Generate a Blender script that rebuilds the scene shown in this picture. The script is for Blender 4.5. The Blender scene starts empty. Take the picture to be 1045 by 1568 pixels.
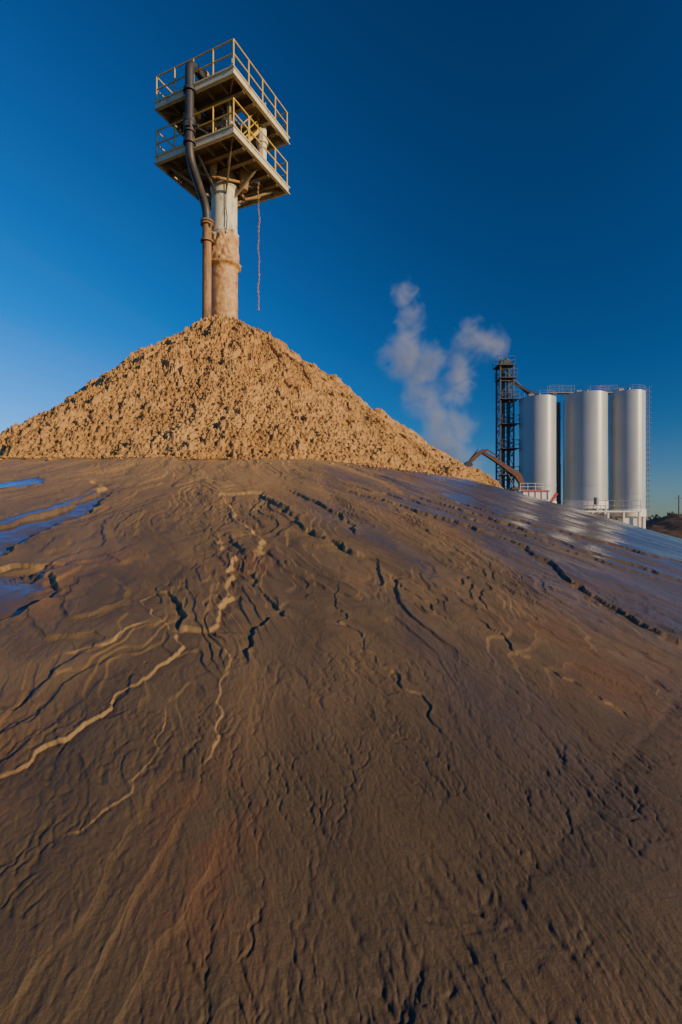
import bpy, math, random
import numpy as np
from mathutils import Vector, Matrix
random.seed(7); rng=np.random.default_rng(7)
scene=bpy.context.scene
R=math.radians
# ------------------------------------------------------------------ helpers
def link(o,parent=None):
    scene.collection.objects.link(o)
    if parent: o.parent=parent
    return o
def empty(name):
    e=bpy.data.objects.new(name,None); e.empty_display_size=.5
    return link(e)
class Part:
    def __init__(s): s.v=[]; s.f=[]; s.sm=[]
    def add(s,vs,fs,smooth=False):
        b=len(s.v); s.v+= [tuple(v) for v in vs]
        s.f+= [tuple(i+b for i in f) for f in fs]; s.sm+=[smooth]*len(fs)
    def box(s,c,half,ax=None):
        ax=ax or (Vector((1,0,0)),Vector((0,1,0)),Vector((0,0,1)))
        c=Vector(c); vs=[]
        for i in (-1,1):
            for j in (-1,1):
                for k in (-1,1):
                    vs.append(c+ax[0]*half[0]*i+ax[1]*half[1]*j+ax[2]*half[2]*k)
        s.add(vs,[(0,1,3,2),(4,6,7,5),(0,4,5,1),(2,3,7,6),(0,2,6,4),(1,5,7,3)])
    def beam(s,p0,p1,w,h=None):
        h=h or w; p0=Vector(p0); p1=Vector(p1); d=(p1-p0); L=d.length; d.normalize()
        up=Vector((0,0,1)) if abs(d.z)<.95 else Vector((0,1,0))
        a=d.cross(up).normalized(); b=a.cross(d).normalized()
        s.box((p0+p1)/2,(L/2,w/2,h/2),(d,a,b))
    def tube(s,pts,r,seg=12,caps=True):
        pts=[Vector(p) for p in pts]; n=len(pts)
        rr=r if isinstance(r,(list,tuple)) else [r]*n
        vs=[]; pa=None
        for i,p in enumerate(pts):
            d=(pts[min(i+1,n-1)]-pts[max(i-1,0)]).normalized()
            if pa is None:
                up=Vector((0,0,1)) if abs(d.z)<.9 else Vector((0,1,0))
                a=d.cross(up).normalized()
            else:
                a=(pa-d*pa.dot(d)).normalized()
            pa=a; b=d.cross(a)
            for k in range(seg):
                t=2*math.pi*k/seg
                vs.append(p+(a*math.cos(t)+b*math.sin(t))*rr[i])
        fs=[]
        for i in range(n-1):
            for k in range(seg):
                k2=(k+1)%seg
                fs.append((i*seg+k,i*seg+k2,(i+1)*seg+k2,(i+1)*seg+k))
        s.add(vs,fs,True)
        if caps:
            s.add(vs[:seg],[tuple(range(seg))[::-1]]); s.add(vs[-seg:],[tuple(range(seg))])
    def obj(s,name,mat,parent=None,bevel=0):
        m=bpy.data.meshes.new(name); m.from_pydata(s.v,[],s.f); m.update()
        m.polygons.foreach_set('use_smooth',s.sm); m.materials.append(mat)
        o=link(bpy.data.objects.new(name,m),parent)
        if bevel:
            b=o.modifiers.new('bevel','BEVEL'); b.width=bevel; b.segments=1
        return o
def grid_obj(name,P,mat,wrap=False,attrs=None,parent=None):
    n,m=P.shape[:2]
    I=np.arange(n*m).reshape(n,m)
    if wrap: J=np.concatenate([I,I[:,:1]],1)
    else: J=I
    q=np.stack([J[:-1,:-1],J[1:,:-1],J[1:,1:],J[:-1,1:]],-1).reshape(-1,4)[:,::-1]
    me=bpy.data.meshes.new(name)
    me.vertices.add(n*m); me.vertices.foreach_set('co',P.reshape(-1).astype(np.float32))
    me.loops.add(q.size); me.loops.foreach_set('vertex_index',q.reshape(-1).astype(np.int32))
    me.polygons.add(len(q)); me.polygons.foreach_set('loop_start',np.arange(0,q.size,4,dtype=np.int32))
    me.update(calc_edges=True)
    me.polygons.foreach_set('use_smooth',np.ones(len(q),bool))
    for k,v in (attrs or {}).items():
        a=me.attributes.new(k,'FLOAT','POINT'); a.data.foreach_set('value',v.reshape(-1).astype(np.float32))
    me.validate()
    me.materials.append(mat)
    return link(bpy.data.objects.new(name,me),parent)
# numpy noise
_ga=np.linspace(0,2*np.pi,256,endpoint=False); GX=np.cos(_ga); GY=np.sin(_ga)
def hsh(ix,iy,s):
    n=(ix.astype(np.int64)*374761393+iy.astype(np.int64)*668265263+s*974711)&0xffffffff
    n=((n^(n>>13))*1274126177)&0xffffffff
    return (n^(n>>16))&0xffff
def noise(x,y,s=0):
    x0=np.floor(x);y0=np.floor(y);fx=x-x0;fy=y-y0
    ix=x0.astype(np.int64);iy=y0.astype(np.int64)
    u=fx*fx*fx*(fx*(fx*6-15)+10); v=fy*fy*fy*(fy*(fy*6-15)+10)
    def g(i,j):
        h=hsh(ix+i,iy+j,s)&255
        return GX[h]*(fx-i)+GY[h]*(fy-j)
    a=g(0,0);b=g(1,0);c=g(0,1);d=g(1,1)
    return ((a+(b-a)*u)*(1-v)+(c+(d-c)*u)*v)*1.5
def fbm(x,y,o=4,s=0,g=.5):
    t=0;a=1;n=0
    for i in range(o):
        t=t+a*noise(x*2**i+i*17.3,y*2**i-i*9.1,s+i); n+=a; a*=g
    return t/n
def ss(a,b,x):
    t=np.clip((x-a)/(b-a),0,1); return t*t*(3-2*t)
def clods(x,y,cell,s=0,dens=1.):
    X=x/cell;Y=y/cell;x0=np.floor(X).astype(np.int64);y0=np.floor(Y).astype(np.int64)
    out=np.zeros_like(X)
    for i in (-1,0,1):
        for j in (-1,0,1):
            cx=x0+i;cy=y0+j
            px=cx+hsh(cx,cy,s)/65535.; py=cy+hsh(cx,cy,s+1)/65535.
            rad=.22+.55*(hsh(cx,cy,s+2)/65535.)**2
            on=(hsh(cx,cy,s+3)/65535.)<dens
            th=hsh(cx,cy,s+4)/65535.*3.14; dx=X-px;dy=Y-py
            a=dx*np.cos(th)+dy*np.sin(th); b=(-dx*np.sin(th)+dy*np.cos(th))*1.5
            q=(np.abs(a)**2.6+np.abs(b)**2.6)**(1/2.6)/rad
            tl=hsh(cx,cy,s+5)/65535.-.5
            h=np.clip(1-q**2.5,0,1)**.6*rad*on*(1+tl*a/rad)
            out=np.maximum(out,h)
    return out
# ------------------------------------------------------------------ materials
def mat(name):
    m=bpy.data.materials.new(name); m.use_nodes=True
    nt=m.node_tree; return m,nt,nt.nodes['Principled BSDF']
def N(nt,t,**k):
    n=nt.nodes.new(t)
    for a,b in k.items(): setattr(n,a,b)
    return n
def ramp(nt,fac,stops):
    r=N(nt,'ShaderNodeValToRGB'); nt.links.new(fac,r.inputs[0])
    el=r.color_ramp.elements
    while len(el)<len(stops): el.new(.5)
    for e,(p,c) in zip(el,stops):
        e.position=p; e.color=(c[0],c[1],c[2],1) if isinstance(c,tuple) else (c,c,c,1)
    return r.outputs[0]
def tnoise(nt,scale,detail=5,rough=.55,vec=None,dist=0):
    n=N(nt,'ShaderNodeTexNoise'); n.inputs['Scale'].default_value=scale
    n.inputs['Detail'].default_value=detail; n.inputs['Roughness'].default_value=rough
    n.inputs['Distortion'].default_value=dist
    if vec is None:
        tc=N(nt,'ShaderNodeTexCoord'); vec=tc.outputs['Object']
    nt.links.new(vec,n.inputs['Vector']); return n.outputs['Fac']
def mixc(nt,f,a,b,mode='MIX'):
    m=N(nt,'ShaderNodeMix',data_type='RGBA',blend_type=mode)
    for s,v in ((m.inputs[0],f),(m.inputs[6],a),(m.inputs[7],b)):
        if isinstance(v,(int,float)): s.default_value=v
        elif isinstance(v,tuple): s.default_value=(v[0],v[1],v[2],1)
        else: nt.links.new(v,s)
    return m.outputs[2]
def math_(nt,op,a,b=None,clamp=False):
    m=N(nt,'ShaderNodeMath',operation=op,use_clamp=clamp)
    for s,v in zip(m.inputs,(a,b)):
        if v is None: continue
        if isinstance(v,(int,float)): s.default_value=v
        else: nt.links.new(v,s)
    return m.outputs[0]
def bump(nt,h,strength,dist,prev=None):
    b=N(nt,'ShaderNodeBump'); b.inputs['Strength'].default_value=strength if isinstance(strength,(int,float)) else 1
    if not isinstance(strength,(int,float)): nt.links.new(strength,b.inputs['Strength'])
    b.inputs['Distance'].default_value=dist; nt.links.new(h,b.inputs['Height'])
    if prev: nt.links.new(prev,b.inputs['Normal'])
    return b.outputs['Normal']
def painted(name,col,rust=(.22,.10,.04),amount=.5,rough=.5,metal=0,scale=3.,streak=True):
    m,nt,p=mat(name)
    tc=N(nt,'ShaderNodeTexCoord'); mp=N(nt,'ShaderNodeMapping'); nt.links.new(tc.outputs['Object'],mp.inputs[0])
    mp.inputs['Scale'].default_value=(1,1,.25 if streak else 1)
    f=tnoise(nt,scale,8,.65,mp.outputs[0]); fr=ramp(nt,f,[(.62-.22*amount,0.),(.78-.2*amount,1.)])
    g=tnoise(nt,scale*.5,4,.5)
    c0=mixc(nt,g,tuple(x*.78 for x in col),col)
    fr2=math_(nt,'MULTIPLY',fr,min(1,.4+amount*.6))
    nt.links.new(mixc(nt,fr2,c0,rust),p.inputs['Base Color'])
    p.inputs['Roughness'].default_value=rough; p.inputs['Metallic'].default_value=metal
    nt.links.new(bump(nt,tnoise(nt,25,4),.25,.01),p.inputs['Normal'])
    return m
M_cream=painted('cream_paint',(.78,.70,.44),amount=.35)
M_yellow=painted('yellow_paint',(.74,.50,.07),amount=.25)
M_under=painted('weathered_steel',(.28,.23,.13),rust=(.12,.06,.03),amount=.5,rough=.7)
M_dark=painted('dark_pipe_steel',(.05,.052,.055),rust=(.16,.08,.04),amount=.3,rough=.5)
M_rust=painted('rusty_steel',(.42,.25,.11),rust=(.14,.06,.03),amount=.6,rough=.8)
M_white=painted('white_pipe_paint',(.78,.76,.70),rust=(.35,.2,.1),amount=.2,rough=.4)
M_silo=painted('silo_coating',(.42,.46,.48),rust=(.30,.29,.27),amount=.3,rough=.36,scale=.5)
M_galv=painted('galvanised_steel',(.24,.25,.26),rust=(.16,.12,.10),amount=.3,rough=.5,scale=1.5)
M_lattice=painted('elevator_steel',(.09,.09,.095),rust=(.14,.09,.06),amount=.4,rough=.6)
M_orange=painted('machine_orange',(.15,.062,.018),rust=(.06,.032,.02),amount=.6,rough=.5)
M_red=painted('red_paint',(.45,.04,.03),amount=.1)
M_black=painted('black_rubber',(.02,.02,.02),amount=.05,rough=.8)
# ------------------------------------------------------------------ site layout (metres, eye level z=0)
CX,CY=-5.16,22.66
def polar(x,y):
    dx=x-CX;dy=y-CY; r=np.hypot(dx,dy); th=np.arctan2(dx,-dy); return r,th
def smax(a,b,k):
    h=np.clip(.5+.5*(a-b)/k,0,1); return b+(a-b)*h+k*h*(1-h)
def base_ground(x,y):
    r,th=polar(x,y)
    z=1.2-.243*(np.maximum(r,12.1)-12.5)
    z=z-.080*np.logaddexp(0,(x-.7)*1.5)/1.5
    return smax(z,np.full_like(z,-4.0),1.2)
def polydist(x,y,pts):
    best=np.full(x.shape,1e9); sgn=np.ones(x.shape); tt=np.zeros(x.shape); n=len(pts)-1
    for i in range(n):
        ax,ay=pts[i];bx,by=pts[i+1]; ex,ey=bx-ax,by-ay; L=ex*ex+ey*ey
        t=np.clip(((x-ax)*ex+(y-ay)*ey)/L,0,1)
        dx=x-(ax+t*ex);dy=y-(ay+t*ey); d=np.hypot(dx,dy); c=d<best
        best=np.where(c,d,best); sgn=np.where(c,np.sign(ex*dy-ey*dx),sgn); tt=np.where(c,(i+t)/n,tt)
    return best,sgn,tt
def polymask(x,y,pts):
    ins=np.zeros(x.shape,bool); n=len(pts)
    for i in range(n):
        ax,ay=pts[i];bx,by=pts[(i+1)%n]
        if ay==by: continue
        c=((ay>y)!=(by>y))&(x<(bx-ax)*(y-ay)/(by-ay)+ax); ins^=c
    d,_,_=polydist(x,y,list(pts)+[pts[0]])
    return np.where(ins,d,-d)
# cut banks: polyline, width, depth, side (+1: low side on the right-hand of the direction of travel)
RIDGES=[
 ([(-1.75,1.55),(-1.21,1.82),(-1.09,2.07),(-1.04,2.32),(-.976,2.49),(-.88,2.79),(-.97,3.0),(-1.2,3.2),(-1.27,3.42),(-1.31,3.71)],.009,.013,1),
 ([(-1.31,3.71),(-1.056,3.29),(-.754,3.005),(-.80,3.66),(-.96,4.37),(-1.30,5.30)],.018,.026,1),
 ([(-1.3,5.3),(-.79,4.35),(-.62,3.8),(-.395,3.38),(-.5,3.0),(-.45,2.7)],.018,.018,1),
 ([(-1.1,7.5),(-1.3,7.4),(-1.64,7.06),(-1.1,5.6),(-.75,5.0),(-.7,4.2)],.035,.035,-1),
 ([(-1.3,7.7),(-.8,6.5),(-.36,5.43),(.0,4.9),(.306,4.5)],.035,.036,1),
 ([(-.9,7.9),(-.1,6.5),(.26,5.33)],.03,.030,1),
 ([(-.47,8.7),(1.04,6.94),(2.1,5.93),(2.21,4.59),(2.5,3.75),(3.2,3.0)],.035,.032,1),
 ([(.4,8.9),(1.9,7.4),(3.0,6.2),(4.3,5.2)],.035,.028,1),
 ([(-.1,8.7),(1.2,7.5),(2.4,6.4),(3.6,5.2)],.025,.022,1),
 ([(1.2,8.9),(2.6,7.7),(4.0,6.8),(5.6,6.0)],.035,.028,1),
 ([(-.75,3.0),(-.55,2.5),(-.5,2.2),(-.55,1.9)],.008,.005,-1),
 ([(-.05,4.1),(.0,3.3),(.25,2.75),(.42,2.45),(.45,2.1)],.009,.008,1),
 ([(.3,4.4),(.55,3.9),(.75,3.4)],.012,.009,1),
 ([(.9,3.6),(1.2,3.0),(1.5,2.5)],.010,.009,1),
 ([(-.9,1.55),(-.76,1.8),(-.70,2.05),(-.8,2.3)],.005,.003,1),
 ([(-1.5,2.6),(-1.25,2.9),(-1.15,3.1)],.009,.008,1),
 ([(-3.9,7.9),(-3.32,7.19),(-3.19,5.93),(-3.35,5.03),(-3.7,4.2)],.04,.05,-1),
 ([(-3.2,7.2),(-2.84,5.9),(-2.9,5.0),(-2.77,4.15),(-3.1,3.4)],.035,.04,1),
 ([(-2.9,3.6),(-2.57,3.86),(-2.23,4.04),(-2.35,3.8),(-2.1,3.7),(-1.89,3.46),(-2.0,3.0),(-2.3,2.7)],.028,.035,1),
 ([(-4.4,8.6),(-3.3,8.2),(-2.5,8.4),(-1.9,8.0)],.05,.05,-1),
]
SWALE=[(3.2,4.4),(1.92,2.88),(1.25,2.25),(.78,1.755),(.357,1.41),(-.18,1.15),(-.6,.9)]
POOLS=[ [(-3.6,4.7),(-3.4,5.9),(-3.35,7.1),(-3.1,6.7),(-2.85,5.8),(-2.85,5.0),(-2.8,4.2),(-3.6,3.4),(-4.2,4.0)],
        [(-3.0,3.3),(-2.5,3.8),(-2.27,3.95),(-2.1,3.6),(-1.9,3.4),(-2.2,2.8)] ,
        [(-5.1,7.4),(-4.7,8.0),(-4.2,7.3),(-4.8,6.6)] ]
def swale(x,y):
    d,_,_=polydist(x+.10*noise(x*2,y*2,601)+.02*noise(x*9,y*9,603),y+.10*noise(x*2,y*2,602)+.02*noise(x*9,y*9,604),SWALE)
    return np.exp(-(d/.22)**2),np.exp(-(d/.03)**2)
# ---- drainage network: D8 flow accumulation over the near apron gives real branching rills
class Rills:
    def __init__(s,x0,x1,y0,y1,c,seed,k=1.,b1=3,b2=8):
        s.x0,s.y0,s.c=x0,y0,c
        nx=int((x1-x0)/c); ny=int((y1-y0)/c)
        gx,gy=np.meshgrid(x0+np.arange(nx)*c,y0+np.arange(ny)*c)
        sw,_=swale(gx,gy)
        h=base_ground(gx,gy)-.040*sw+.030*fbm(gx*1.3,gy*1.3,3,900)+.010*noise(gx*5,gy*5,905)+.0042*noise(gx*14,gy*14,seed+6)+.0018*noise(gx*36,gy*36,seed+8)
        r=np.random.default_rng(seed); h=h+r.normal(0,.00045*k,h.shape)
        best=np.full(h.shape,0.); tgt=np.full(h.shape,-1,np.int64); idx=np.arange(nx*ny).reshape(ny,nx)
        for dy in (-1,0,1):
            for dx in (-1,0,1):
                if dx==0 and dy==0: continue
                hs=np.full(h.shape,1e9); ti=np.zeros(h.shape,np.int64)
                ys=slice(max(0,-dy),ny-max(0,dy)); xs=slice(max(0,-dx),nx-max(0,dx))
                yt=slice(max(0,dy),ny+min(0,dy)); xt=slice(max(0,dx),nx+min(0,dx))
                hs[ys,xs]=h[yt,xt]; ti[ys,xs]=idx[yt,xt]
                k_=1. if dx==0 or dy==0 else 1/(2-r.random(h.shape))
                sl=(h-hs)*k_
                m=sl>best; best=np.where(m,sl,best); tgt=np.where(m,ti,tgt)
        order=np.argsort(-h.reshape(-1)).tolist(); T=tgt.reshape(-1).tolist(); A=[1.]*len(T)
        for i in order:
            t=T[i]
            if t>=0: A[t]+=A[i]
        A=np.log(np.array(A).reshape(ny,nx))
        def blur(a,n=1):
            for _ in range(n):
                p=np.pad(a,1,mode='edge'); a=(p[:-2,1:-1]+p[2:,1:-1]+p[1:-1,:-2]+p[1:-1,2:]+2*p[1:-1,1:-1])/6
            return a
        s.f=blur(np.clip(A-2.2,0,4.5),b1); s.g=blur(np.clip(A-4.5,0,5),b2)
    def sample(s,f,x,y):
        u=(x-s.x0)/s.c; v=(y-s.y0)/s.c; ny,nx=f.shape
        ok=(u>0)&(v>0)&(u<nx-1.01)&(v<ny-1.01)
        u=np.clip(u,0,nx-1.01); v=np.clip(v,0,ny-1.01); i=u.astype(int); j=v.astype(int); a=u-i;b=v-j
        r=(f[j,i]*(1-a)+f[j,i+1]*a)*(1-b)+(f[j+1,i]*(1-a)+f[j+1,i+1]*a)*b
        e=np.minimum(np.minimum(u,nx-1-u),np.minimum(v,ny-1-v))*s.c
        return r*ok*ss(0,.25,e)
RN=Rills(-2.6,2.6,.7,3.6,.0062,900,1.,2,6)
RM=Rills(-1.7,1.7,.7,2.5,.0034,970,.5,2,4)
RF=Rills(-7,8,2.4,10.5,.017,940,2.)
def mud(x,y,dist):
    z=base_ground(x,y)
    r,th=polar(x,y); near=1-ss(25,60,dist); apron=1-ss(30,38,r)
    u=th*18; v=r
    w1=fbm(u*.5,v*.25,3,11); w2=fbm(u*1.7,v*.8,3,23)
    uu=u+w1*.45+w2*.12; vv=v+w2*.2
    z=z+near*apron*(.06*noise(u*.35,v*.2,5)+.018*noise(u*1.2,v*.5,6)+.007*noise(u*3,v*1.5,8))
    h=fbm(uu*.75,vv*.28,3,31)+.015*noise(x*9,y*9,32)
    def terr(h,k,e=.82):
        q=h*k; f=np.floor(q); t=q-f
        return (f+ss(e,1.0,t)-.75*t+.75)/k
    lm=ss(-.3,.3,noise(u*.8+30,v*.35,33)); cl=ss(1.6,3.0,dist)
    lobes=terr(h,8.,.86)*.060*(.15+lm)*(.45+.55*cl)+terr(fbm(uu*2.2+4,vv*.8,4,41),6.,.85)*.032*ss(-.2,.3,noise(u*.9+13,v*.5,43))*(.35+.65*cl)
    def rg(a,b,o,s): 
        q=1-np.abs(fbm(a,b,o,s))*2.6
        return q*np.abs(q)
    r2=rg(uu*11+w2*2,vv*2.6,3,61); r3=rg((uu+.10*v)*26+w2*4,vv*7,2,67); r4=rg((uu-.14*v)*20+w2*4,vv*6,2,77)
    fine=fbm(x*70,y*45,3,71)
    m2=ss(-.3,.3,noise(u*1.6+9,v*1.0,83)); m3=ss(-.25,.35,noise(u*2.1+19,v*1.3,87))
    wob=.35*noise(u*1.3,v*.5,91)
    wet=ss(.0,.9,(x-1.2+wob))*ss(.0,.8,(y-4.3+.25*(x-2.5)+wob))*(1-ss(16,22,x))
    wet=wet*(.55+.45*ss(-.25,.1,fbm(uu*1.2+3,vv*.18,3,97)))
    for pl in POOLS:
        md=polymask(x+.06*noise(x*5,y*5,7)+.02*noise(x*19,y*19,8),y+.12*noise(x*4,y*4,9),pl)
        wet=np.maximum(wet,ss(-.02,.05,md)); z=z-.025*ss(-.03,.06,md)
    sheen=ss(-.18,.25,fbm(uu*.9+7,vv*.22,4,95))*ss(-1.0,1.0,x+.1*(y-3))*ss(1.6,3.0,y+.3*x)
    dull=1-.90*wet
    amp=near*apron
    lod=1-ss(6,14,dist)
    sw,sc=swale(x,y)
    wx=x+.014*noise(x*22,y*22,611); wy=y+.014*noise(x*22,y*22,612)
    chn=RN.sample(RN.f,wx,wy); chw=RN.sample(RN.g,wx,wy)
    wx=x+.006*noise(x*40,y*40,616); wy=y+.006*noise(x*40,y*40,617)
    cm=RM.sample(RM.f,wx,wy); cmw=RM.sample(RM.g,wx,wy)
    wx=x+.04*noise(x*8,y*8,613); wy=y+.04*noise(x*8,y*8,614)
    cf=RF.sample(RF.f,wx,wy); cw=RF.sample(RF.g,wx,wy); bl=ss(2.6,3.4,y)
    rm=.40+.9*ss(-.3,.35,noise(x*1.3+4,y*1.3,615)); rq=.45+.9*ss(-.3,.3,noise(x*2.3+14,y*2.3,618))
    z=z+amp*dull*(-(chn*.0016+chw*.0020)*(1-bl)*rm-(cm*.0011+cmw*.0014)*rq-(cf*.0024+cw*.0036)*bl*rm*.8)
    z=z-.012*sw-.003*sc
    z=z+amp*dull*(lobes+lod*(r2*.0016*(.25+m2)+r3*.0011*m3+r4*.0011*(1-m3)+fine*.0011))
    z=z+amp*wet*.0008*r2*lod
    ridg=np.zeros_like(z)
    for i,(pts,w,a,sd) in enumerate(RIDGES):
        xs=[p[0] for p in pts];ys=[p[1] for p in pts]; pad=.6
        sel=(x>min(xs)-pad)&(x<max(xs)+pad)&(y>min(ys)-pad)&(y<max(ys)+pad)
        if not sel.any(): continue
        X=x[sel];Y=y[sel]
        X2=X+.07*noise(X*3.1,Y*3.1,101+i)+.03*noise(X*9,Y*9,102+i)+.007*noise(X*25,Y*25,105)+.002*noise(X*70,Y*70,106)
        Y2=Y+.10*noise(X*3.1,Y*3.1,103+i)+.035*noise(X*9,Y*9,104+i)+.006*noise(X*25,Y*25,107)
        d,s,t=polydist(X2,Y2,pts)
        fade=ss(0,.12,t)*(1-ss(.85,1,t))*(.62+.38*ss(-.4,.3,noise(t*6,t*0+i,3)))
        sd_=d*s*sd
        lo=np.maximum(-sd_,0); hi=np.maximum(sd_,0)
        prof=-ss(-w*.5,w*.5,-sd_)*np.exp(-(lo/(w*4.5))**1.3)+.28*(1-ss(-w*.5,w*.5,-sd_))*np.exp(-(hi/(w*2.5))**2)
        z[sel]+=a*prof*fade
        ridg[sel]=np.maximum(ridg[sel],np.exp(-(sd_/(w*.9))**2)*fade)
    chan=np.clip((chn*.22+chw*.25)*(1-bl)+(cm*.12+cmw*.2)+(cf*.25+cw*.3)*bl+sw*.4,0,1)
    return z,np.clip(np.maximum(wet,sheen*.75),0,1),ridg,chan
# ------------------------------------------------------------------ mud ground
def mud_material():
    m,nt,p=mat('wet_tailings_mud')
    A=lambda n:N(nt,'ShaderNodeAttribute',attribute_name=n).outputs['Fac']
    at=A('wet'); rd=A('crest'); fl=A('flow_u'); fv=A('flow_v'); chn=A('channel')
    cv=N(nt,'ShaderNodeCombineXYZ'); nt.links.new(fl,cv.inputs[0]); nt.links.new(fv,cv.inputs[1])
    sc=N(nt,'ShaderNodeMapping'); nt.links.new(cv.outputs[0],sc.inputs[0]); sc.inputs['Scale'].default_value=(1,.3,1)
    a=tnoise(nt,.8,6,.6,None,.4); b=tnoise(nt,3.0,6,.6,sc.outputs[0],.8)
    col=ramp(nt,a,[(.3,(.145,.100,.050)),(.5,(.225,.148,.066)),(.7,(.30,.185,.078))])
    col=mixc(nt,ramp(nt,b,[(.35,0.),(.7,.6)]),col,(.10,.073,.041))
    red=ramp(nt,tnoise(nt,.9,4,.5),[(.56,0.),(.68,.5)])
    col=mixc(nt,math_(nt,'MAXIMUM',red,A('silt')),col,(.27,.125,.052))
    col=mixc(nt,math_(nt,'MULTIPLY',A('fore_shade'),.55),col,(.075,.054,.032))  # foreground shade painted into the mud base colour
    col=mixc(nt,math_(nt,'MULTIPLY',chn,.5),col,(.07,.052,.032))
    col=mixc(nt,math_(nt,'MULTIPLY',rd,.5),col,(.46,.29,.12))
    dry=A('dry'); dry=math_(nt,'MULTIPLY',dry,math_(nt,'SUBTRACT',1.,at))
    col=mixc(nt,math_(nt,'MULTIPLY',dry,math_(nt,'SUBTRACT',1.,math_(nt,'MULTIPLY',chn,.5))),col,(.45,.275,.11))
    col=mixc(nt,math_(nt,'MULTIPLY',at,.55),col,(.08,.062,.046))
    far=A('plain')
    col=mixc(nt,far,col,(.11,.10,.05))
    nt.links.new(col,p.inputs['Base Color'])
    grain=tnoise(nt,130,5,.75)
    ro=math_(nt,'ADD',.42,math_(nt,'MULTIPLY',b,.25))
    ro=math_(nt,'SUBTRACT',ro,math_(nt,'MULTIPLY',at,.42))
    ro=math_(nt,'SUBTRACT',ro,math_(nt,'MULTIPLY',chn,.10))
    ro=math_(nt,'ADD',ro,math_(nt,'MULTIPLY',rd,.25))
    ro=math_(nt,'ADD',ro,math_(nt,'MULTIPLY',dry,.2))
    ro=math_(nt,'MAXIMUM',ro,.11)
    nt.links.new(math_(nt,'ADD',ro,math_(nt,'MULTIPLY',far,.5)),p.inputs['Roughness'])
    p.inputs['IOR'].default_value=1.42
    nt.links.new(math_(nt,'ADD',.30,math_(nt,'MULTIPLY',at,.55)),p.inputs['Specular IOR Level'])
    sc2=N(nt,'ShaderNodeMapping'); nt.links.new(cv.outputs[0],sc2.inputs[0]); sc2.inputs['Scale'].default_value=(1,.55,1)
    rill=tnoise(nt,70,4,.65,sc2.outputs[0],.3); rip=tnoise(nt,9,3,.6,sc.outputs[0],.3)
    inv=math_(nt,'SUBTRACT',1.0,math_(nt,'MULTIPLY',at,.9),True)
    n0=bump(nt,rip,math_(nt,'MULTIPLY',at,.25),.02)
    n1=bump(nt,rill,math_(nt,'MULTIPLY',inv,.3),.005,n0)
    n2=bump(nt,grain,math_(nt,'MULTIPLY',inv,.8),.004,n1)
    nt.links.new(n2,p.inputs['Normal'])
    return m
def build_ground():
    rad=[.02,.2,.45]
    q=.62
    while q<4: rad.append(q); q*=1.0028
    while q<26: rad.append(q); q*=1.0055
    while q<90: rad.append(q); q*=1.02
    while q<9000: rad.append(q); q*=1.12
    rad=np.array(rad)
    f=np.radians(np.linspace(-45,45,1200)); b=np.radians(np.linspace(45,315,140)[1:-1])
    ang=np.concatenate([f,b])
    RR,AA=np.meshgrid(rad,ang,indexing='ij')
    x=RR*np.sin(AA); y=RR*np.cos(AA)
    z,wet,rd,chan=mud(x,y,RR)
    r,th=polar(x,y); u=th*18
    w1=fbm(u*.5,r*.25,3,11); w2=fbm(u*1.7,r*.8,3,23)
    dry=(1-ss(12.5,20.0,r+1.2*w1+.8*w2))*.85*(1-ss(.0,3.0,x-.4*(10-y)))
    fore_shade=ss(19.5,22.2,r+1.0*w1)  # mask for the painted foreground shade, rising away from the pile
    silt=np.exp(-((x+.42+.25*(y-1.6))/.17)**2-((y-1.6)/.42)**2)*ss(-.3,.2,fbm(x*6,y*4,3,631))*.9
    F=lambda q:q[:,::-1]
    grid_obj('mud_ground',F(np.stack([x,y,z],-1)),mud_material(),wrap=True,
        attrs={'wet':F(wet),'crest':F(rd),'flow_u':F(u+w1*.45+w2*.12),'flow_v':F(r+w2*.2),'plain':F(ss(33,45,r)),'dry':F(dry),'channel':F(chan),'fore_shade':F(fore_shade),'silt':F(silt)})
build_ground()
# ------------------------------------------------------------------ sand pile
def pile_mat():
    m,nt,p=mat('dry_clodded_sand')
    a=tnoise(nt,.45,6,.65); b=tnoise(nt,14,6,.7); c=tnoise(nt,50,4,.7); d=tnoise(nt,2.2,5,.7)
    col=ramp(nt,a,[(.32,(.46,.25,.088)),(.5,(.58,.335,.122)),(.7,(.66,.395,.155))])
    col=mixc(nt,ramp(nt,d,[(.36,.4),(.52,0.)]),col,(.32,.165,.056))
    col=mixc(nt,ramp(nt,b,[(.35,.5),(.6,0.)]),col,(.29,.148,.05))
    col=mixc(nt,ramp(nt,c,[(.55,0.),(.75,.3)]),col,(.70,.46,.22))
    nt.links.new(col,p.inputs['Base Color']); p.inputs['Roughness'].default_value=.92
    p.inputs['Specular IOR Level'].default_value=.12
    n1=bump(nt,b,.55,.045); n2=bump(nt,c,.8,.02,n1); nt.links.new(n2,p.inputs['Normal'])
    return m
M_pile=pile_mat()
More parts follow.
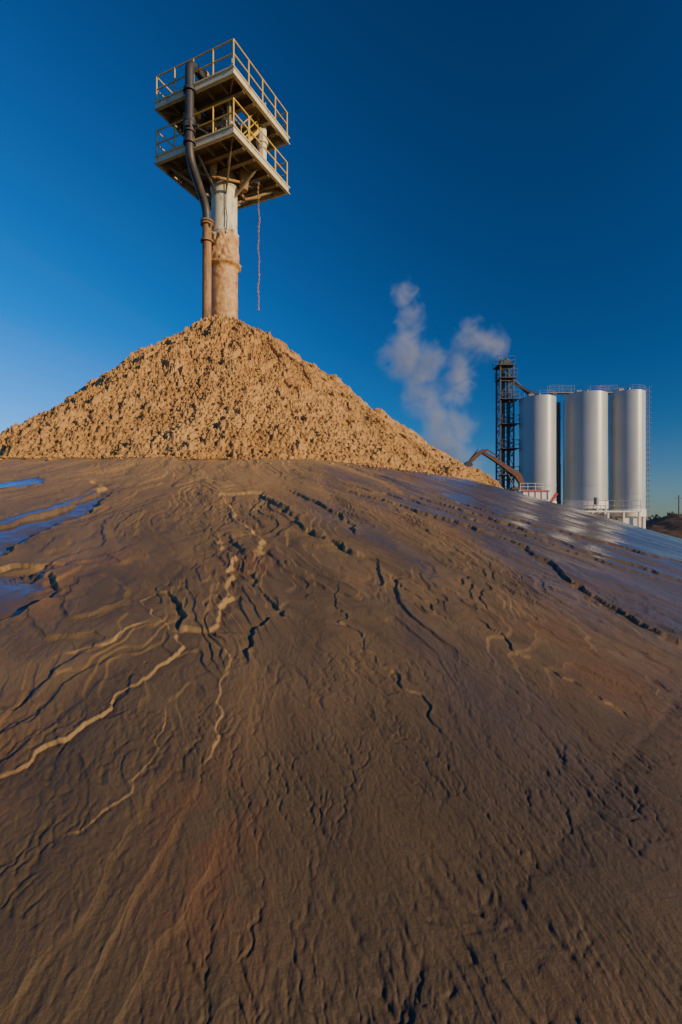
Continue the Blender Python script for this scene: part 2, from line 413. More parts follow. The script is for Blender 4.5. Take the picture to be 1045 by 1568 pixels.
def pile_z(x,y,detail=True):
    r,th=polar(x,y)
    r2=r+.30*noise(th*2.5,r*.15,201)*ss(1,6,r)+.15*noise(th*9,r*.3,202)*ss(1,5,r)
    rho=np.maximum(r2-.95,0)
    z=8.52-.78*rho+.008*rho**2+.12*(1-np.clip(r/1.,0,1))
    z=z-.09*r*ss(.15,.9,-th)*(1-ss(2.6,3.1,-th))
    z=z+.24*fbm(x*.45,y*.45,3,203)*ss(.5,3,r)+.16*fbm(x*1.3,y*1.3,3,206)*ss(.5,3,r)
    right=ss(.35,.95,th)*(1-ss(2.4,2.9,th))
    rough=1-.6*right
    dm=ss(-.35,.3,noise(x*.6,y*.6,209)); dm2=ss(-.3,.3,noise(x*.9+5,y*.9,211))
    lump=clods(x+.1*noise(x*3,y*3,5),y,.6,300,.13)*.20+clods(x,y,.25,310,.42)*.18*(.15+.85*dm)+clods(x,y,.125,320,.8)*.15*(.4+.6*dm2)+clods(x,y,.065,330,.95)*.12
    z=z+rough*lump
    z=z+right*(.14*fbm(th*26,r*.6,3,210)+.06*fbm(th*70,r*1.5,2,213))
    q=noise(th*5,r*.9,215); z=z+.18*ss(.0,.10,q)*ss(1,2,r)*(1-ss(5,8,r))
    q=fbm(th*9+3,r*.8,2,216); z=z+.10*ss(.05,.11,q)*ss(2,3,r)*(1-ss(9,11.5,r))
    z=z+.030*fbm(x*10,y*10,4,220,.6)+.025*(1-np.abs(fbm(x*4,y*4,3,225))*2.5)
    return z
def build_pile():
    rad=np.concatenate([np.linspace(.01,3,110),np.linspace(3,14.2,560)[1:]])
    f=np.linspace(-1.75,1.75,1850); b=np.linspace(1.75,2*np.pi-1.75,160)[1:-1]
    A=np.concatenate([f,b]); RR,AA=np.meshgrid(rad,A,indexing='ij')
    x=CX+RR*np.sin(AA); y=CY-RR*np.cos(AA)
    z=pile_z(x,y)
    g=base_ground(x,y)
    z=np.where(z<g-.25,g-.25,z)
    grid_obj('sand_pile',np.stack([x,y,z],-1),M_pile,wrap=True)
build_pile()
def build_clods():
    t=(1+5**.5)/2
    iv=np.array([(-1,t,0),(1,t,0),(-1,-t,0),(1,-t,0),(0,-1,t),(0,1,t),(0,-1,-t),(0,1,-t),(t,0,-1),(t,0,1),(-t,0,-1),(-t,0,1)],float)
    iv/=np.linalg.norm(iv[0])
    fa=np.array([(0,11,5),(0,5,1),(0,1,7),(0,7,10),(0,10,11),(1,5,9),(5,11,4),(11,10,2),(10,7,6),(7,1,8),(3,9,4),(3,4,2),(3,2,6),(3,6,8),(3,8,9),(4,9,5),(2,4,11),(6,2,10),(8,6,7),(9,8,1)])
    n=26000
    th=rng.uniform(-1.75,1.9,n); r=np.sqrt(rng.uniform(.8,12.3**2,n))
    toe=rng.random(n)<.14; r=np.where(toe,rng.normal(11.8,.6,n)-1.0*ss(.15,.9,-th)+.6*ss(.2,1,th),r)
    x=CX+r*np.sin(th); y=CY-r*np.cos(th)
    keep=~((th>.5)&(rng.random(n)<.5))&~((r>12.4)&(rng.random(n)<.7)); x,y,r,th=x[keep],y[keep],r[keep],th[keep]; n=len(x)
    z=np.maximum(pile_z(x,y),base_ground(x,y)+.01)
    s=.014+.05*rng.random(n)**4
    V=iv[None]*rng.uniform(.6,1.35,(n,12,1))
    V=V*np.stack([np.ones(n)*1.2,rng.uniform(.7,1.2,n),rng.uniform(.5,.9,n)],-1)[:,None]
    a=rng.uniform(0,6.28,n); c,sn=np.cos(a)[:,None],np.sin(a)[:,None]
    X=V[...,0]*c-V[...,1]*sn; Y=V[...,0]*sn+V[...,1]*c
    V=np.stack([X,Y,V[...,2]],-1)*s[:,None,None]+np.stack([x,y,z],-1)[:,None]
    F=(fa[None]+np.arange(n)[:,None,None]*12).reshape(-1,3)
    me=bpy.data.meshes.new('sand_clods'); V=V.reshape(-1,3)
    me.vertices.add(len(V)); me.vertices.foreach_set('co',V.reshape(-1).astype(np.float32))
    me.loops.add(F.size); me.loops.foreach_set('vertex_index',F.reshape(-1).astype(np.int32))
    me.polygons.add(len(F)); me.polygons.foreach_set('loop_start',np.arange(0,F.size,3,dtype=np.int32))
    me.update(calc_edges=True); me.materials.append(M_pile)
    link(bpy.data.objects.new('sand_clods',me))
build_clods()
# ------------------------------------------------------------------ discharge tower
tower=empty('discharge_tower')
e1=Vector((.427,.904,0)).normalized(); e2=Vector((-e1.y,e1.x,0)); Z=Vector((0,0,1))
NC=Vector((-4.2,20,0))
def P(s,t,z): return NC+e1*s+e2*t+Z*z
def platform(tag,zt,holes):
    fas=Part(); H=.17; w=.05
    zc=zt-H
    for (a,b,ax,ay) in ((P(0,2,zc),(w,2.05),e1,e2),(P(4,2,zc),(w,2.05),e1,e2),(P(2,0,zc),(1.95,w),e1,e2),(P(2,4,zc),(1.95,w),e1,e2)):
        fas.box(a,(b[0],b[1],H),(ax,ay,Z))
    for (a,b) in ((P(2,-.075,zt-.03),(2.12,.022)),(P(2,-.075,zt-2*H+.03),(2.12,.022)),(P(-.075,2,zt-.03),(.022,2.05)),(P(-.075,2,zt-2*H+.03),(.022,2.05))):
        fas.box(a,(b[0],b[1],.022),(e1,e2,Z))
    fas.obj('fascia_'+tag,M_cream,tower,.006)
    bm=Part()
    for s in (.75,1.45,2.55,3.25):
        bm.box(P(s,2,zt-.22),(.03,1.94,.15),(e1,e2,Z)); bm.box(P(s,2,zt-.38),(.09,1.94,.012),(e1,e2,Z))
    for t in (.75,1.45,2.55,3.25):
        bm.box(P(2,t,zt-.21),(1.94,.028,.11),(e1,e2,Z))
    bm.beam(P(.05,.05,zt-.25),P(3.95,3.95,zt-.25),.06,.14); bm.beam(P(3.95,.05,zt-.26),P(.05,3.95,zt-.26),.06,.14)
    bm.obj('underframe_'+tag,M_under,tower)
    dk=Part(); xs=[.06,.75,1.45,2.55,3.25,3.94]
    for i in range(5):
        for j in range(5):
            if (i,j) in holes: continue
            dk.box(P((xs[i]+xs[i+1])/2,(xs[j]+xs[j+1])/2,zt-.03),((xs[i+1]-xs[i])/2,(xs[j+1]-xs[j])/2,.02),(e1,e2,Z))
    dk.obj('deck_'+tag,M_under,tower)
    rl=Part()
    cs=[(0,0),(4,0),(4,4),(0,4),(0,0)]
    for (a,b),(c,d) in zip(cs[:-1],cs[1:]):
        for k in range(4):
            f=k/4; rl.tube([P(a+(c-a)*f,b+(d-b)*f,zt-.3),P(a+(c-a)*f,b+(d-b)*f,zt+1.1)],.034,8)
        for h in (.55,1.1): rl.tube([P(a,b,zt+h),P(c,d,zt+h)],.030,8)
        rl.beam(P(a,b,zt+.06),P(c,d,zt+.06),.012,.10)
    rl.obj('railing_'+tag,M_yellow,tower)
platform('upper',17.65,{(2,1),(3,1),(1,3),(2,2)}); platform('lower',15.35,{(3,3),(2,2),(3,1),(1,3)})
def col_mat():
    m,nt,p=mat('column_paint')
    tc=N(nt,'ShaderNodeTexCoord'); sx=N(nt,'ShaderNodeSeparateXYZ'); nt.links.new(tc.outputs['Object'],sx.inputs[0])
    mp=N(nt,'ShaderNodeMapping'); nt.links.new(tc.outputs['Object'],mp.inputs[0]); mp.inputs['Scale'].default_value=(1,1,.3)
    n=tnoise(nt,3,6,.65,mp.outputs[0])
    zz=math_(nt,'ADD',sx.outputs[2],math_(nt,'MULTIPLY',math_(nt,'SUBTRACT',n,.5),2.2))
    lo=math_(nt,'SUBTRACT',1.,math_(nt,'MULTIPLY',math_(nt,'SUBTRACT',zz,12.35),6,False),True)
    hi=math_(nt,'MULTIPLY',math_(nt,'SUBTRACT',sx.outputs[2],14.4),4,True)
    streak=ramp(nt,tnoise(nt,5,6,.7,mp.outputs[0]),[(.55,0.),(.68,1.)])
    c=mixc(nt,tnoise(nt,2,4),(.60,.56,.38),(.78,.74,.54))
    c=mixc(nt,math_(nt,'MULTIPLY',streak,.8),c,(.30,.18,.08))
    mudc=mixc(nt,ramp(nt,tnoise(nt,4,6,.7),[(.35,0.),(.6,1.)]),(.36,.17,.05),(.66,.41,.17))
    c=mixc(nt,lo,c,mudc)
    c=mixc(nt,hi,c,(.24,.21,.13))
    nt.links.new(c,p.inputs['Base Color']); p.inputs['Roughness'].default_value=.6
    nt.links.new(bump(nt,tnoise(nt,14,6,.7),.5,.03),p.inputs['Normal'])
    return m
M_col=col_mat()
zs=np.linspace(7.3,16.2,260); aa=np.linspace(0,2*np.pi,96,endpoint=False)
ZZ,AA=np.meshgrid(zs,aa,indexing='ij')
rr=np.full_like(ZZ,.56)
cx_,cy_=np.cos(AA),np.sin(AA)
nz=fbm(cx_*1.6+ZZ*.35,cy_*1.6+ZZ*.9,4,400); nz2=fbm(cx_*3+cy_+ZZ*.4,cy_*3+ZZ*2.5,3,410)
crust=(ss(10.9,11.3,ZZ)*(1-ss(12.3,12.7,ZZ+nz*.8)))
rr+=crust*(.04+.18*np.clip(nz+.1,0,1)+.10*nz2)+(1-ss(10.7,11.2,ZZ))*(.02+.03*nz2)
rr+=.15*np.exp(-((ZZ-11.15-.08*nz)/.09)**2)+.06*np.exp(-((ZZ-14.55)/.06)**4)+.04*np.exp(-((ZZ-12.55)/.04)**4)
rr+=.05*np.exp(-((ZZ-15.0)/.05)**4)
grid_obj('column',np.stack([CX+rr*cx_,CY+rr*cy_,ZZ],-1)[:,::-1],M_col,wrap=True,parent=tower)
pc=Part(); pc.tube([(CX,CY,16.15),(CX,CY,16.35)],.62,32); pc.tube([(CX,CY,16.35),(CX,CY,17.3)],.34,24)
for k in range(14):
    a=k*2*math.pi/14; pc.tube([(CX+.6*math.cos(a),CY+.6*math.sin(a),16.1),(CX+.6*math.cos(a),CY+.6*math.sin(a),16.42)],.025,6)
pc.obj('column_head',M_under,tower)
wp=Part(); wp.tube([(-4.86,22.1,15.4),(-4.86,22.1,17.9)],.26,24)
for z in (15.75,16.9): wp.tube([(-4.86,22.1,z),(-4.86,22.1,z+.09)],.32,24)
wp.tube([(-3.5,22.7,15.4),(-3.5,22.7,17.6)],.2,20); wp.tube([(-3.5,22.7,16.6),(-3.5,22.7,16.7)],.27,20)
wp.box(P(.35,.3,17.85),(.09,.09,.22),(e1,e2,Z)); wp.tube([P(.35,.3,18.05),P(.35,.3,18.35)],.07,12)
wp.obj('feed_pipes',M_white,tower)
br=Part(); C0=Vector((CX,CY,0))
for (s,t) in ((.4,.4),(3.6,.4),(3.6,3.6),(.4,3.6),(2,.3),(.3,2),(3.7,2),(2,3.7)):
    q=P(s,t,15.02); d=(q-C0); d.z=0; d.normalize()
    br.beam(C0+d*.55+Z*14.1,q,.07,.10)
br.obj('knee_braces',M_under,tower,.004)
lt=Part()
for (s,t) in ((.9,.9),(3.1,.9),(3.1,3.1),(.9,3.1)): lt.box(P(s,t,16.33),(.06,.06,.97),(e1,e2,Z))
lt.beam(P(.9,.9,15.45),P(.9,3.1,17.2),.06); lt.beam(P(3.1,3.1,15.45),P(.9,3.1,17.2),.06)
lt.obj('deck_posts',M_under,tower)
ld=Part()
a0,a1=P(1.1,.45,15.35),P(2.9,.45,17.6); b0,b1=P(1.1,.95,15.35),P(2.9,.95,17.6)
ld.beam(a0,a1,.04,.12); ld.beam(b0,b1,.04,.12)
for k in range(1,9): ld.beam(a0.lerp(a1,k/9),b0.lerp(b1,k/9),.10,.03)
for o in (.5,.95): ld.tube([a0+Z*o,a1+Z*o],.022,6)
for k in range(4): q=a0.lerp(a1,k/3); ld.tube([q,q+Z*.95],.022,6)
ld.obj('stair',M_yellow,tower)
eq=Part()
eq.tube([P(1.2,2.9,15.5),P(1.2,2.9,16.3)],[.3,.22],16); eq.tube([P(2.9,1.9,15.4),P(2.9,1.9,16.1)],.25,16)
eq.tube([P(2.2,1.1,14.4),P(2.2,1.1,15.2)],[.16,.28],16); eq.tube([P(1.1,1.9,14.5),P(1.1,1.9,15.2)],[.12,.2],14)
eq.tube([P(2,1.2,14.7),P(1.2,1.6,14.5),P(1.0,2.6,14.9)],.06,10)
eq.tube([P(1.0,1.2,15.4),P(1.0,1.2,16.6),P(1.3,2.4,17.0)],.09,12); eq.tube([P(3.0,.8,14.5),P(2.6,1.3,14.3),P(2.1,1.6,14.7)],.07,10)
eq.box(P(2.0,3.2,14.9),(.3,.2,.15),(e1,e2,Z)); eq.box(P(.6,2.6,17.05),(.22,.3,.12),(e1,e2,Z))
eq.obj('valve_gear',M_rust,tower,.01)
def bez(pts,n=8):
    out=[]
    for i in range(len(pts)):
        if i in (0,len(pts)-1): out.append(Vector(pts[i])); continue
        p0,p1,p2=[Vector(q) for q in pts[i-1:i+2]]; rd=.45
        a=p1+(p0-p1).normalized()*min(rd,(p0-p1).length*.45); b=p1+(p2-p1).normalized()*min(rd,(p2-p1).length*.45)
        for k in range(n+1):
            t=k/n; out.append((a*(1-t)+p1*t)*(1-t)+(p1*(1-t)+b*t)*t)
    return out
up=Part()
up.tube(bez([(-5.6,21.9,17.9),(-5.75,21.5,18.45),(-6.1,20.62,18.45),(-6.1,20.62,14.55),(-5.78,21.95,13.35),(-5.76,22.0,12.6)]),.175,20)
for z in (17.2,15.95,15.1): up.tube([(-6.1,20.62,z),(-6.1,20.62,z+.1)],.25,20)
up.tube([(-6.1,20.62,15.55),(-6.1,20.62,16.0)],.235,20)
up.tube([(-6.25,20.55,15.78),(-5.7,20.45,15.72)],.06,10); up.box((-6.1,20.45,15.75),(.1,.12,.1))
up.obj('slurry_pipe_upper',M_dark,tower)
lo=Part(); lo.tube([(-5.76,22.0,12.72),(-5.77,22.02,10.5),(-5.79,22.05,7.3)],.19,20)
for z in (12.62,12.74,11.9): lo.tube([(-5.76,22.0,z),(-5.76,22.0,z+.07)],.27,20)
lo.tube([(-5.76,22.0,12.5),(-5.2,22.4,12.2)],.05,8); lo.tube([(-6.0,22.0,12.9),(-5.5,21.8,12.5)],.04,8)
lo.obj('slurry_pipe_lower',M_rust,tower)
el=Part(); el.tube(bez([(-5.35,22.1,17.7),(-5.4,21.9,18.35),(-5.75,21.4,18.45)]),.2,18); el.tube([(-5.72,21.45,18.44),(-5.78,21.35,18.44)],.29,18)
el.obj('rusty_elbow',M_rust,tower)
ch=Part(); z=14.7; i=0
while z>9.1:
    a=i*1.57; dx=.028*math.cos(a); dy=.028*math.sin(a)
    j=.02*math.sin(z*3)+.015*math.sin(z*7.3)
    ring=[Vector((-3.6+j+dx*math.cos(t),22.4+dy*math.cos(t),z+.062*math.sin(t))) for t in np.linspace(0,6.28,9)]
    ch.tube(ring,.010+.014*random.random()**2,5,False); z-=.095; i+=1
ch.obj('chain',M_rust,tower)
ch=Part(); ch.tube([(-4.95,22.05,14.5),(-4.96,22.06,13.4),(-4.9,22.04,13.0),(-4.95,22.03,12.3)],.022,6); ch.obj('cable',M_dark,tower)
# ------------------------------------------------------------------ silos
def silo(x,y,r,zb,zt,ladder=0,band=True):
    e=empty('storage_silo'); s=Part()
    s.tube([(x,y,zb),(x,y,zt)],r,64)
    z=zb+.05; i=0
    while z<zt:
        s.tube([(x,y,z),(x,y,z+.03)],r+.012,64); z+=2.3
    s.tube([(x,y,zb+2.0),(x,y,zb+2.12)],r+.04,64)
    s.tube([(x,y,zt+.002),(x,y,zt+.25)],[r,r*.25],48)
    s.obj('shell',M_silo,e)
    k=Part(); k.tube([(x,y,zb-.6),(x,y,zb+.25)],r+.06,48)
    k.tube([(x,y,zb-2.6),(x,y,zb-.62)],[r*.2,r*.85],32)
    for i in range(8):
        a=i*math.pi/4+.2; k.beam((x+r*.9*math.cos(a),y+r*.9*math.sin(a),-4.1),(x+r*.9*math.cos(a),y+r*.9*math.sin(a),zb-.5),.28)
    k.obj('skirt_and_legs',M_white,e)
    g=Part()
    for i in range(14):
        a=i*2*math.pi/14; g.tube([(x+r*math.cos(a),y+r*math.sin(a),zt),(x+r*math.cos(a),y+r*math.sin(a),zt+.5)],.022,5)
    for h in (.25,.5): g.tube([(x+r*math.cos(a),y+r*math.sin(a),zt+h) for a in np.linspace(0,6.2832,33)],.018,5,False)
    g.tube([(x+.2,y,zt+.2),(x+.2,y,zt+.6)],.2,10); g.box((x-.8,y,zt+.35),(.3,.3,.2))
    if ladder:
        lx=x+r*ladder*.985; ly=y-r*.3
        for o in (-.22,.22): g.tube([(lx+.25*ladder,ly+o,zb-1),(lx+.25*ladder,ly+o,zt+.6)],.03,5)
        zz=zb
        while zz<zt+.6:
            g.tube([(lx+.25*ladder,ly-.22,zz),(lx+.25*ladder,ly+.22,zz)],.02,4)
            g.tube([(lx+.25*ladder+.38*ladder*math.sin(t),ly+.35*math.cos(t),zz) for t in np.linspace(0,3.14,7)],.018,4,False); zz+=.6
    g.obj('roof_rail_and_ladder',M_galv,e)
silo(23.0,60,2.05,1.8,14.1); silo(28.6,60,2.36,1.8,14.5,0); silo(33.5,60,1.9,.9,14.75,1)
for (x,zt) in ((26.35,14.2),(32.1,14.7)):
    e=empty('vertical_duct'); c=Part(); c.tube([(x,62.5,-4),(x,62.5,zt)],.42,20)
    for z in np.arange(-3,zt,2.2): c.tube([(x,62.5,z),(x,62.5,z+.08)],.48,20)
    c.obj('duct',M_galv,e)
e=empty('surge_bin'); c=Part(); c.tube([(26.2,63.5,-1),(26.2,63.5,6.8)],1.0,32); c.tube([(26.2,63.5,6.8),(26.2,63.5,7.2)],[1.0,.3],32)
for q in (-.7,.7): c.beam((26.2+q,63.5,-4.1),(26.2+q,63.5,-1),.2)
c.obj('bin',M_galv,e)
cw=empty('roof_catwalk'); c=Part()
for (xa,xb) in ((24.3,27.2),(30.2,32.2)):
    c.box(((xa+xb)/2,60,14.75),((xb-xa)/2,.35,.05))
    for yy in (59.65,60.35):
        for h in (.4,.8): c.tube([(xa,yy,14.8+h),(xb,yy,14.8+h)],.022,5)
        for k in range(3): xx=xa+(xb-xa)*k/2; c.tube([(xx,yy,14.8),(xx,yy,15.6)],.022,5)
c.obj('walkway',M_galv,cw)
bd=empty('silo_loading_deck'); c=Part(); c.box((28.7,57.2,.85),(4.5,.7,.09))
for k in range(6): c.beam((24.4+k*1.72,56.7,-4.1),(24.4+k*1.72,56.7,.8),.2)
c.box((29.0,57.6,-.8),(.8,.5,.9)); c.box((32.2,57.6,-.6),(.8,.5,.7)); c.box((26.0,58.5,.2),(1.3,.4,.9)); c.obj('deck_frame',M_white,bd,.02)
c=Part()
for h in (.55,1.1): c.tube([(24.3,56.5,.95+h),(33.1,56.5,.95+h)],.03,6)
for k in range(10): c.tube([(24.3+k*.977,56.5,.9),(24.3+k*.977,56.5,2.05)],.03,6)
c.tube([(28.2,56.6,1.6),(28.2,56.6,2.4)],.25,12); c.obj('guard_rail',M_galv,bd)
ev=empty('bucket_elevator_tower'); c=Part(); x0,x1,y0,y1=18.75,20.3,60.2,61.8
for x in (x0,x1):
    for y in (y0,y1): c.beam((x,y,-4.1),(x,y,18.3),.16)
z=-4; k=0
while z<17.2:
    for (a,b) in (((x0,y0),(x1,y0)),((x1,y0),(x1,y1)),((x1,y1),(x0,y1)),((x0,y1),(x0,y0))):
        c.beam((*a,z),(*b,z),.08)
        if k%2: c.beam((*a,z),(*b,z+1.45),.06)
        else: c.beam((*b,z),(*a,z+1.45),.06)
    z+=1.45;k+=1
c.obj('lattice',M_lattice,ev)
c=Part(); c.box((19.3,61.2,7),(.24,.2,11)); c.box((19.85,60.8,6.8),(.15,.15,11)); c.box((19.5,61,18.5),(.6,.45,.4))
c.tube([(19.7,61,18.5),(19.7,61,19.1)],.25,10); c.tube([(19.9,60.9,17),(22.3,60.6,14.8)],.2,10); c.beam((20.4,60.8,16.2),(23,60.2,14.6),.14,.3)
c.obj('elevator_legs_and_spout',M_lattice,ev)
c=Part()
for z in (-1,2.2,5.2,8.3,11.2,14.1,16.6,18.1):
    ox=.25*((int(z)%3)-1)
    c.box((19.6+ox,60.9,z),(1.0,1.05,.04))
    for h in (.5,1.0):
        c.tube([(18.6+ox,59.85,z+h),(20.6+ox,59.85,z+h),(20.6+ox,61.95,z+h),(18.6+ox,61.95,z+h),(18.6+ox,59.85,z+h)],.025,5,False)
    for (a,b) in ((18.6,59.85),(19.6,59.85),(20.6,59.85),(20.6,61.9),(18.6,61.9)): c.tube([(a+ox,b,z),(a+ox,b,z+1)],.025,5)
c.obj('landings',M_lattice,ev)
# ------------------------------------------------------------------ mounds
def mound(name,cx,cy,rt,h0,h1,slope,mt,sd):
    rad=np.linspace(.02,rt+(h1-h0)/slope+1,70); A=np.linspace(0,2*np.pi,160,endpoint=False)
    RR,AA=np.meshgrid(rad,A,indexing='ij'); x=cx+RR*np.sin(AA); y=cy-RR*np.cos(AA)
    z=h1-slope*np.logaddexp(0,(RR-rt)*2)/2+.35*fbm(x*.35,y*.35,4,sd)+.12*clods(x,y,.8,sd)
    z=np.maximum(z,h0-.4)
    grid_obj(name,np.stack([x,y,z],-1),mt,wrap=True)
mound('dirt_mound',17.5,49,5.0,-4,.2,.75,M_pile,500)
md,nt,p=mat('dark_earth'); nt.links.new(ramp(nt,tnoise(nt,1.5,6,.7),[(.3,(.08,.048,.03)),(.7,(.19,.11,.06))]),p.inputs['Base Color']); p.inputs['Roughness'].default_value=.95
mound('earth_mound',44.5,63,4.,-4,.35,.32,md,520)
# ------------------------------------------------------------------ excavator
ex=empty('excavator'); c=Part()
c.box((17.6,50,1.9),(1.5,1.1,.55)); c.box((18.7,50,2.2),(.5,1.15,.7)); c.box((16.7,49.2,2.3),(.5,.45,.75)); c.box((17.6,50,1.25),(.9,.8,.12))
c.obj('house',M_orange,ex,.08)
c=Part(); c.box((16.7,49.2,2.45),(.52,.47,.42)); 
for yy in (48.9,51.1):
    c.tube([(16.0,yy-.3,.62),(16.0,yy+.3,.62)],.42,16); c.tube([(19.2,yy-.3,.62),(19.2,yy+.3,.62)],.42,16); c.box((17.6,yy,.62),(1.6,.3,.40))
c.obj('tracks_and_glass',M_black,ex,.03)
def plate(part,pts,y,hw):
    n=len(pts); vs=[(a,y-hw,b) for a,b in pts]+[(a,y+hw,b) for a,b in pts]
    fs=[tuple(range(n))[::-1],tuple(range(n,2*n))]+[(i,(i+1)%n,n+(i+1)%n,n+i) for i in range(n)]
    part.add(vs,fs)
c=Part()
plate(c,[(17.4,2.2),(17.9,2.4),(17.8,3.8),(17.5,4.45),(16.3,5.2),(15.1,6.0),(14.0,6.60),(13.75,6.4),(14.9,5.65),(16.0,4.85),(16.9,4.15),(17.35,3.5)],50,.2)
plate(c,[(14.4,6.7),(13.9,6.85),(13.2,6.5),(12.45,5.7),(12.5,5.45),(12.75,5.5),(13.6,6.25)],50,.15)
c.obj('boom_and_stick',M_orange,ex,.03)
c=Part()
plate(c,[(12.6,5.6),(12.2,5.6),(11.95,5.2),(12.1,4.7),(12.6,4.5),(12.45,4.95),(12.8,5.25)],50,.45)
c.tube([(17.2,50,2.7),(16.2,50,4.6)],.08,8); c.tube([(15.3,50,6.15),(14.2,50,6.85)],.06,8); c.tube([(13.4,50,6.8),(12.6,50,5.85)],.05,8)
c.obj('bucket_and_rams',M_dark,ex,.02)
sm=empty('screening_machine'); c=Part()
c.box((17.3,46.2,2.1),(1.15,.7,.35)); plate(c,[(15.8,2.6),(18.7,2.6),(18.2,1.7),(16.3,1.7)],46.2,.65)
for k in range(5): c.beam((16.2+k*.55,45.45,1.7),(16.2+k*.55,45.45,2.6),.06)
for xx in (16.3,18.3): c.beam((xx,46.2,-1.5),(xx,46.2,1.8),.16)
c.obj('hopper',M_white,sm,.02)
c=Part(); c.box((17.3,45.44,2.5),(1.2,.02,.07)); c.beam((18.2,45.3,1.0),(19.1,45.3,2.3),.1,.25); c.obj('red_trim',M_red,sm)
c=Part()
for h in (2.9,3.2): c.tube([(16,45.7,h),(18.7,45.7,h)],.02,5)
for k in range(5): c.tube([(16+k*.67,45.7,2.6),(16+k*.67,45.7,3.2)],.02,5)
c.obj('top_rail',M_white,sm)
up_=empty('utility_pole'); c=Part(); c.tube([(66,100,-4.2),(66,100,4.7)],[.16,.1],10); c.beam((65.2,100,4.1),(66.8,100,4.1),.12)
c.obj('pole',M_lattice,up_)
# ------------------------------------------------------------------ distant trees
def treeline():
    m,nt,p=mat('tree_foliage')
    nt.links.new(ramp(nt,tnoise(nt,.5,4),[(.3,(.03,.045,.015)),(.7,(.09,.10,.03))]),p.inputs['Base Color']); p.inputs['Roughness'].default_value=.8
    c=Part(); tr=Part()
    for i in range(150):
        a=random.uniform(-60,65); D=random.uniform(150,230); x=D*math.tan(R(a)) if abs(a)<60 else D*1.7*math.copysign(1,a); y=D
        h=random.uniform(4,7.); 
        tr.tube([(x,y,-4.2),(x+.2,y,-4+h*.8)],[.25,.08],6)
        for b in range(7):
            bx=x+random.gauss(0,h*.28);by=y+random.gauss(0,h*.25);bz=-4+h*random.uniform(.3,.85); br_=h*random.uniform(.14,.24)
            for q in range(34):
                d=Vector((random.gauss(0,1),random.gauss(0,1),random.gauss(0,.8))); d=d.normalized()*br_*random.uniform(.6,1.1)
                o=Vector((bx,by,bz))+d; u=Vector((random.gauss(0,1),random.gauss(0,1),random.gauss(0,1))).normalized()*.33; v=u.orthogonal().normalized()*.28
                c.add([o-u-v,o+u-v,o+u+v,o-u+v],[(0,1,2,3)])
    e=empty('distant_treeline'); c.obj('foliage',m,e); tr.obj('trunks',M_lattice,e)
treeline()
# ------------------------------------------------------------------ steam
def steam():
    blobs=[(12.5,6.9,4.4),(11.6,9.4,3.8),(10.8,11.9,3.4),(9.9,14.4,3.0),(9.2,16.8,2.9),(7.4,19.1,3.3),(10.0,19.0,2.6),(8.4,21.4,2.3),(8.0,23.6,2.1),(7.3,26.2,2.0),(13.4,13.8,2.3),(13.8,16.4,2.5),(13.2,18.6,2.2),(15.2,20.3,2.8),(17.0,20.6,3.0),(15.4,22.8,2.0),(13.8,11.0,2.6),(13,3.6,4.2)]
    k=1.25; Y=75
    c=Part(); c.box((12.5*k,Y,13.5*k),(10.5*k,5.5,17*k))
    m=bpy.data.materials.new('steam'); m.use_nodes=True; nt=m.node_tree
    nt.nodes.remove(nt.nodes['Principled BSDF']); out=nt.nodes['Material Output']
    tc=N(nt,'ShaderNodeTexCoord'); pos=tc.outputs['Object']
    nz=N(nt,'ShaderNodeTexNoise'); nz.inputs['Scale'].default_value=.20; nz.inputs['Detail'].default_value=4; nt.links.new(pos,nz.inputs['Vector'])
    va=N(nt,'ShaderNodeVectorMath',operation='MULTIPLY_ADD'); nt.links.new(nz.outputs['Color'],va.inputs[0]); va.inputs[1].default_value=(7,7,7)
    vs=N(nt,'ShaderNodeVectorMath',operation='SUBTRACT'); nt.links.new(pos,vs.inputs[0]); vs.inputs[1].default_value=(3.5,3.5,3.5)
    nt.links.new(vs.outputs[0],va.inputs[2])
    tot=None
    for (x,z,r) in blobs:
        d=N(nt,'ShaderNodeVectorMath',operation='DISTANCE'); nt.links.new(va.outputs[0],d.inputs[0]); d.inputs[1].default_value=(x*k,Y,z*k)
        f=math_(nt,'SUBTRACT',1.,math_(nt,'DIVIDE',d.outputs['Value'],r*k*1.1),True)
        tot=f if tot is None else math_(nt,'MAXIMUM',tot,f)
    n2=tnoise(nt,.36,6,.65,pos,1.0)
    dn=math_(nt,'ADD',tot,math_(nt,'MULTIPLY',math_(nt,'SUBTRACT',n2,.5),2.3))
    gate=math_(nt,'MULTIPLY',tot,1.7,True)
    dn=math_(nt,'MULTIPLY',math_(nt,'MULTIPLY',math_(nt,'SUBTRACT',dn,.12),1.,True),gate)
    sc=N(nt,'ShaderNodeVolumeScatter'); sc.inputs['Color'].default_value=(.97,.97,.97,1); sc.inputs['Anisotropy'].default_value=.1
    nt.links.new(math_(nt,'MULTIPLY',dn,.34),sc.inputs['Density']); nt.links.new(sc.outputs[0],out.inputs['Volume'])
    c.obj('steam_plume',m)
steam()
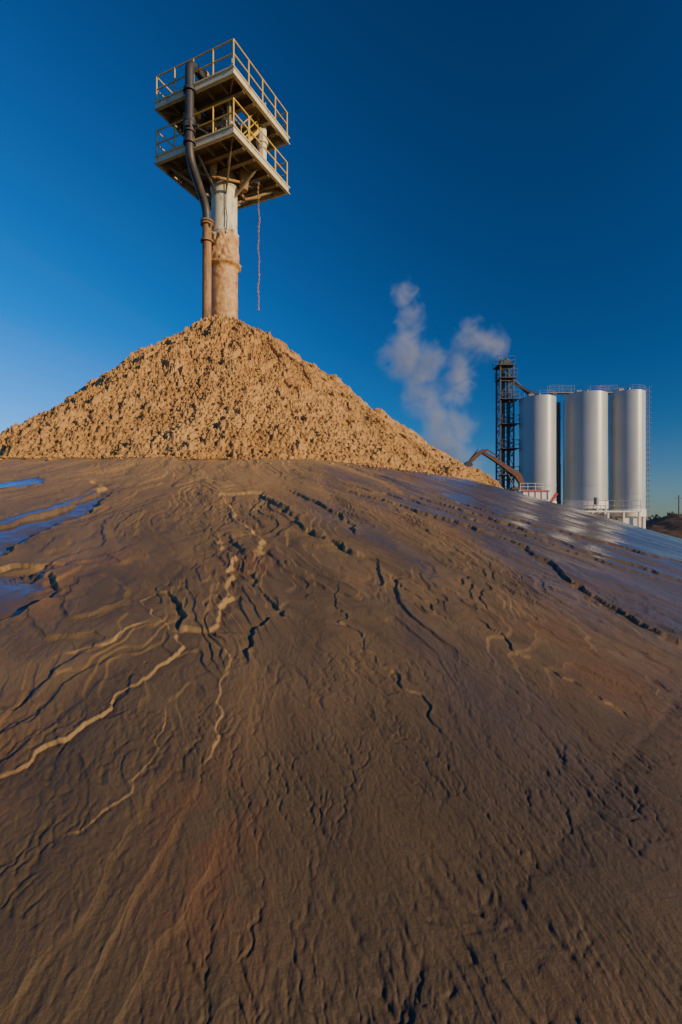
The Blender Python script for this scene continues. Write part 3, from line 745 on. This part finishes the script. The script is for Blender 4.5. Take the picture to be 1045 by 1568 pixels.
# ------------------------------------------------------------------ light
SUN_A=58; EL=13.5
az=180-SUN_A
sd=Vector((math.sin(R(az))*math.cos(R(EL)),math.cos(R(az))*math.cos(R(EL)),math.sin(R(EL))))
w=bpy.data.worlds.new('World'); scene.world=w; w.use_nodes=True; nt=w.node_tree
sky=N(nt,'ShaderNodeTexSky',sky_type='NISHITA'); sky.sun_disc=False; sky.sun_elevation=R(EL); sky.sun_rotation=R(az)
sky.altitude=800; sky.air_density=1.0; sky.dust_density=.3; sky.ozone_density=3.5
hs=N(nt,'ShaderNodeHueSaturation'); hs.inputs['Saturation'].default_value=1.35; nt.links.new(sky.outputs[0],hs.inputs['Color'])
tint=mixc(nt,1.,hs.outputs[0],(.74,.90,1.22),'MULTIPLY')
# Rayleigh polarisation (polarising filter): sky darkest 90 degrees from the sun
tc=N(nt,'ShaderNodeTexCoord'); dp=N(nt,'ShaderNodeVectorMath',operation='DOT_PRODUCT'); nt.links.new(tc.outputs['Generated'],dp.inputs[0]); dp.inputs[1].default_value=sd
d2=math_(nt,'POWER',math_(nt,'ABSOLUTE',dp.outputs['Value']),2.)
pol=math_(nt,'ADD',.48,math_(nt,'MULTIPLY',d2,1.15))
vm=N(nt,'ShaderNodeVectorMath',operation='SCALE'); nt.links.new(tint,vm.inputs[0]); nt.links.new(pol,vm.inputs['Scale'])
nt.links.new(vm.outputs[0],nt.nodes['Background'].inputs[0]); nt.nodes['Background'].inputs[1].default_value=.14
L=bpy.data.lights.new('sun','SUN'); L.energy=5; L.angle=R(.5); L.color=(1,.71,.34)
lo_=link(bpy.data.objects.new('sun',L)); lo_.rotation_euler=sd.to_track_quat('Z','Y').to_euler()
# ------------------------------------------------------------------ camera
cam=bpy.data.cameras.new('camera'); cam.sensor_fit='VERTICAL'; cam.sensor_height=36; cam.lens=18; cam.shift_y=.007
cam.clip_start=.05; cam.clip_end=20000
co=link(bpy.data.objects.new('camera',cam)); co.location=(0,0,0); co.rotation_euler=(R(90),0,0); scene.camera=co
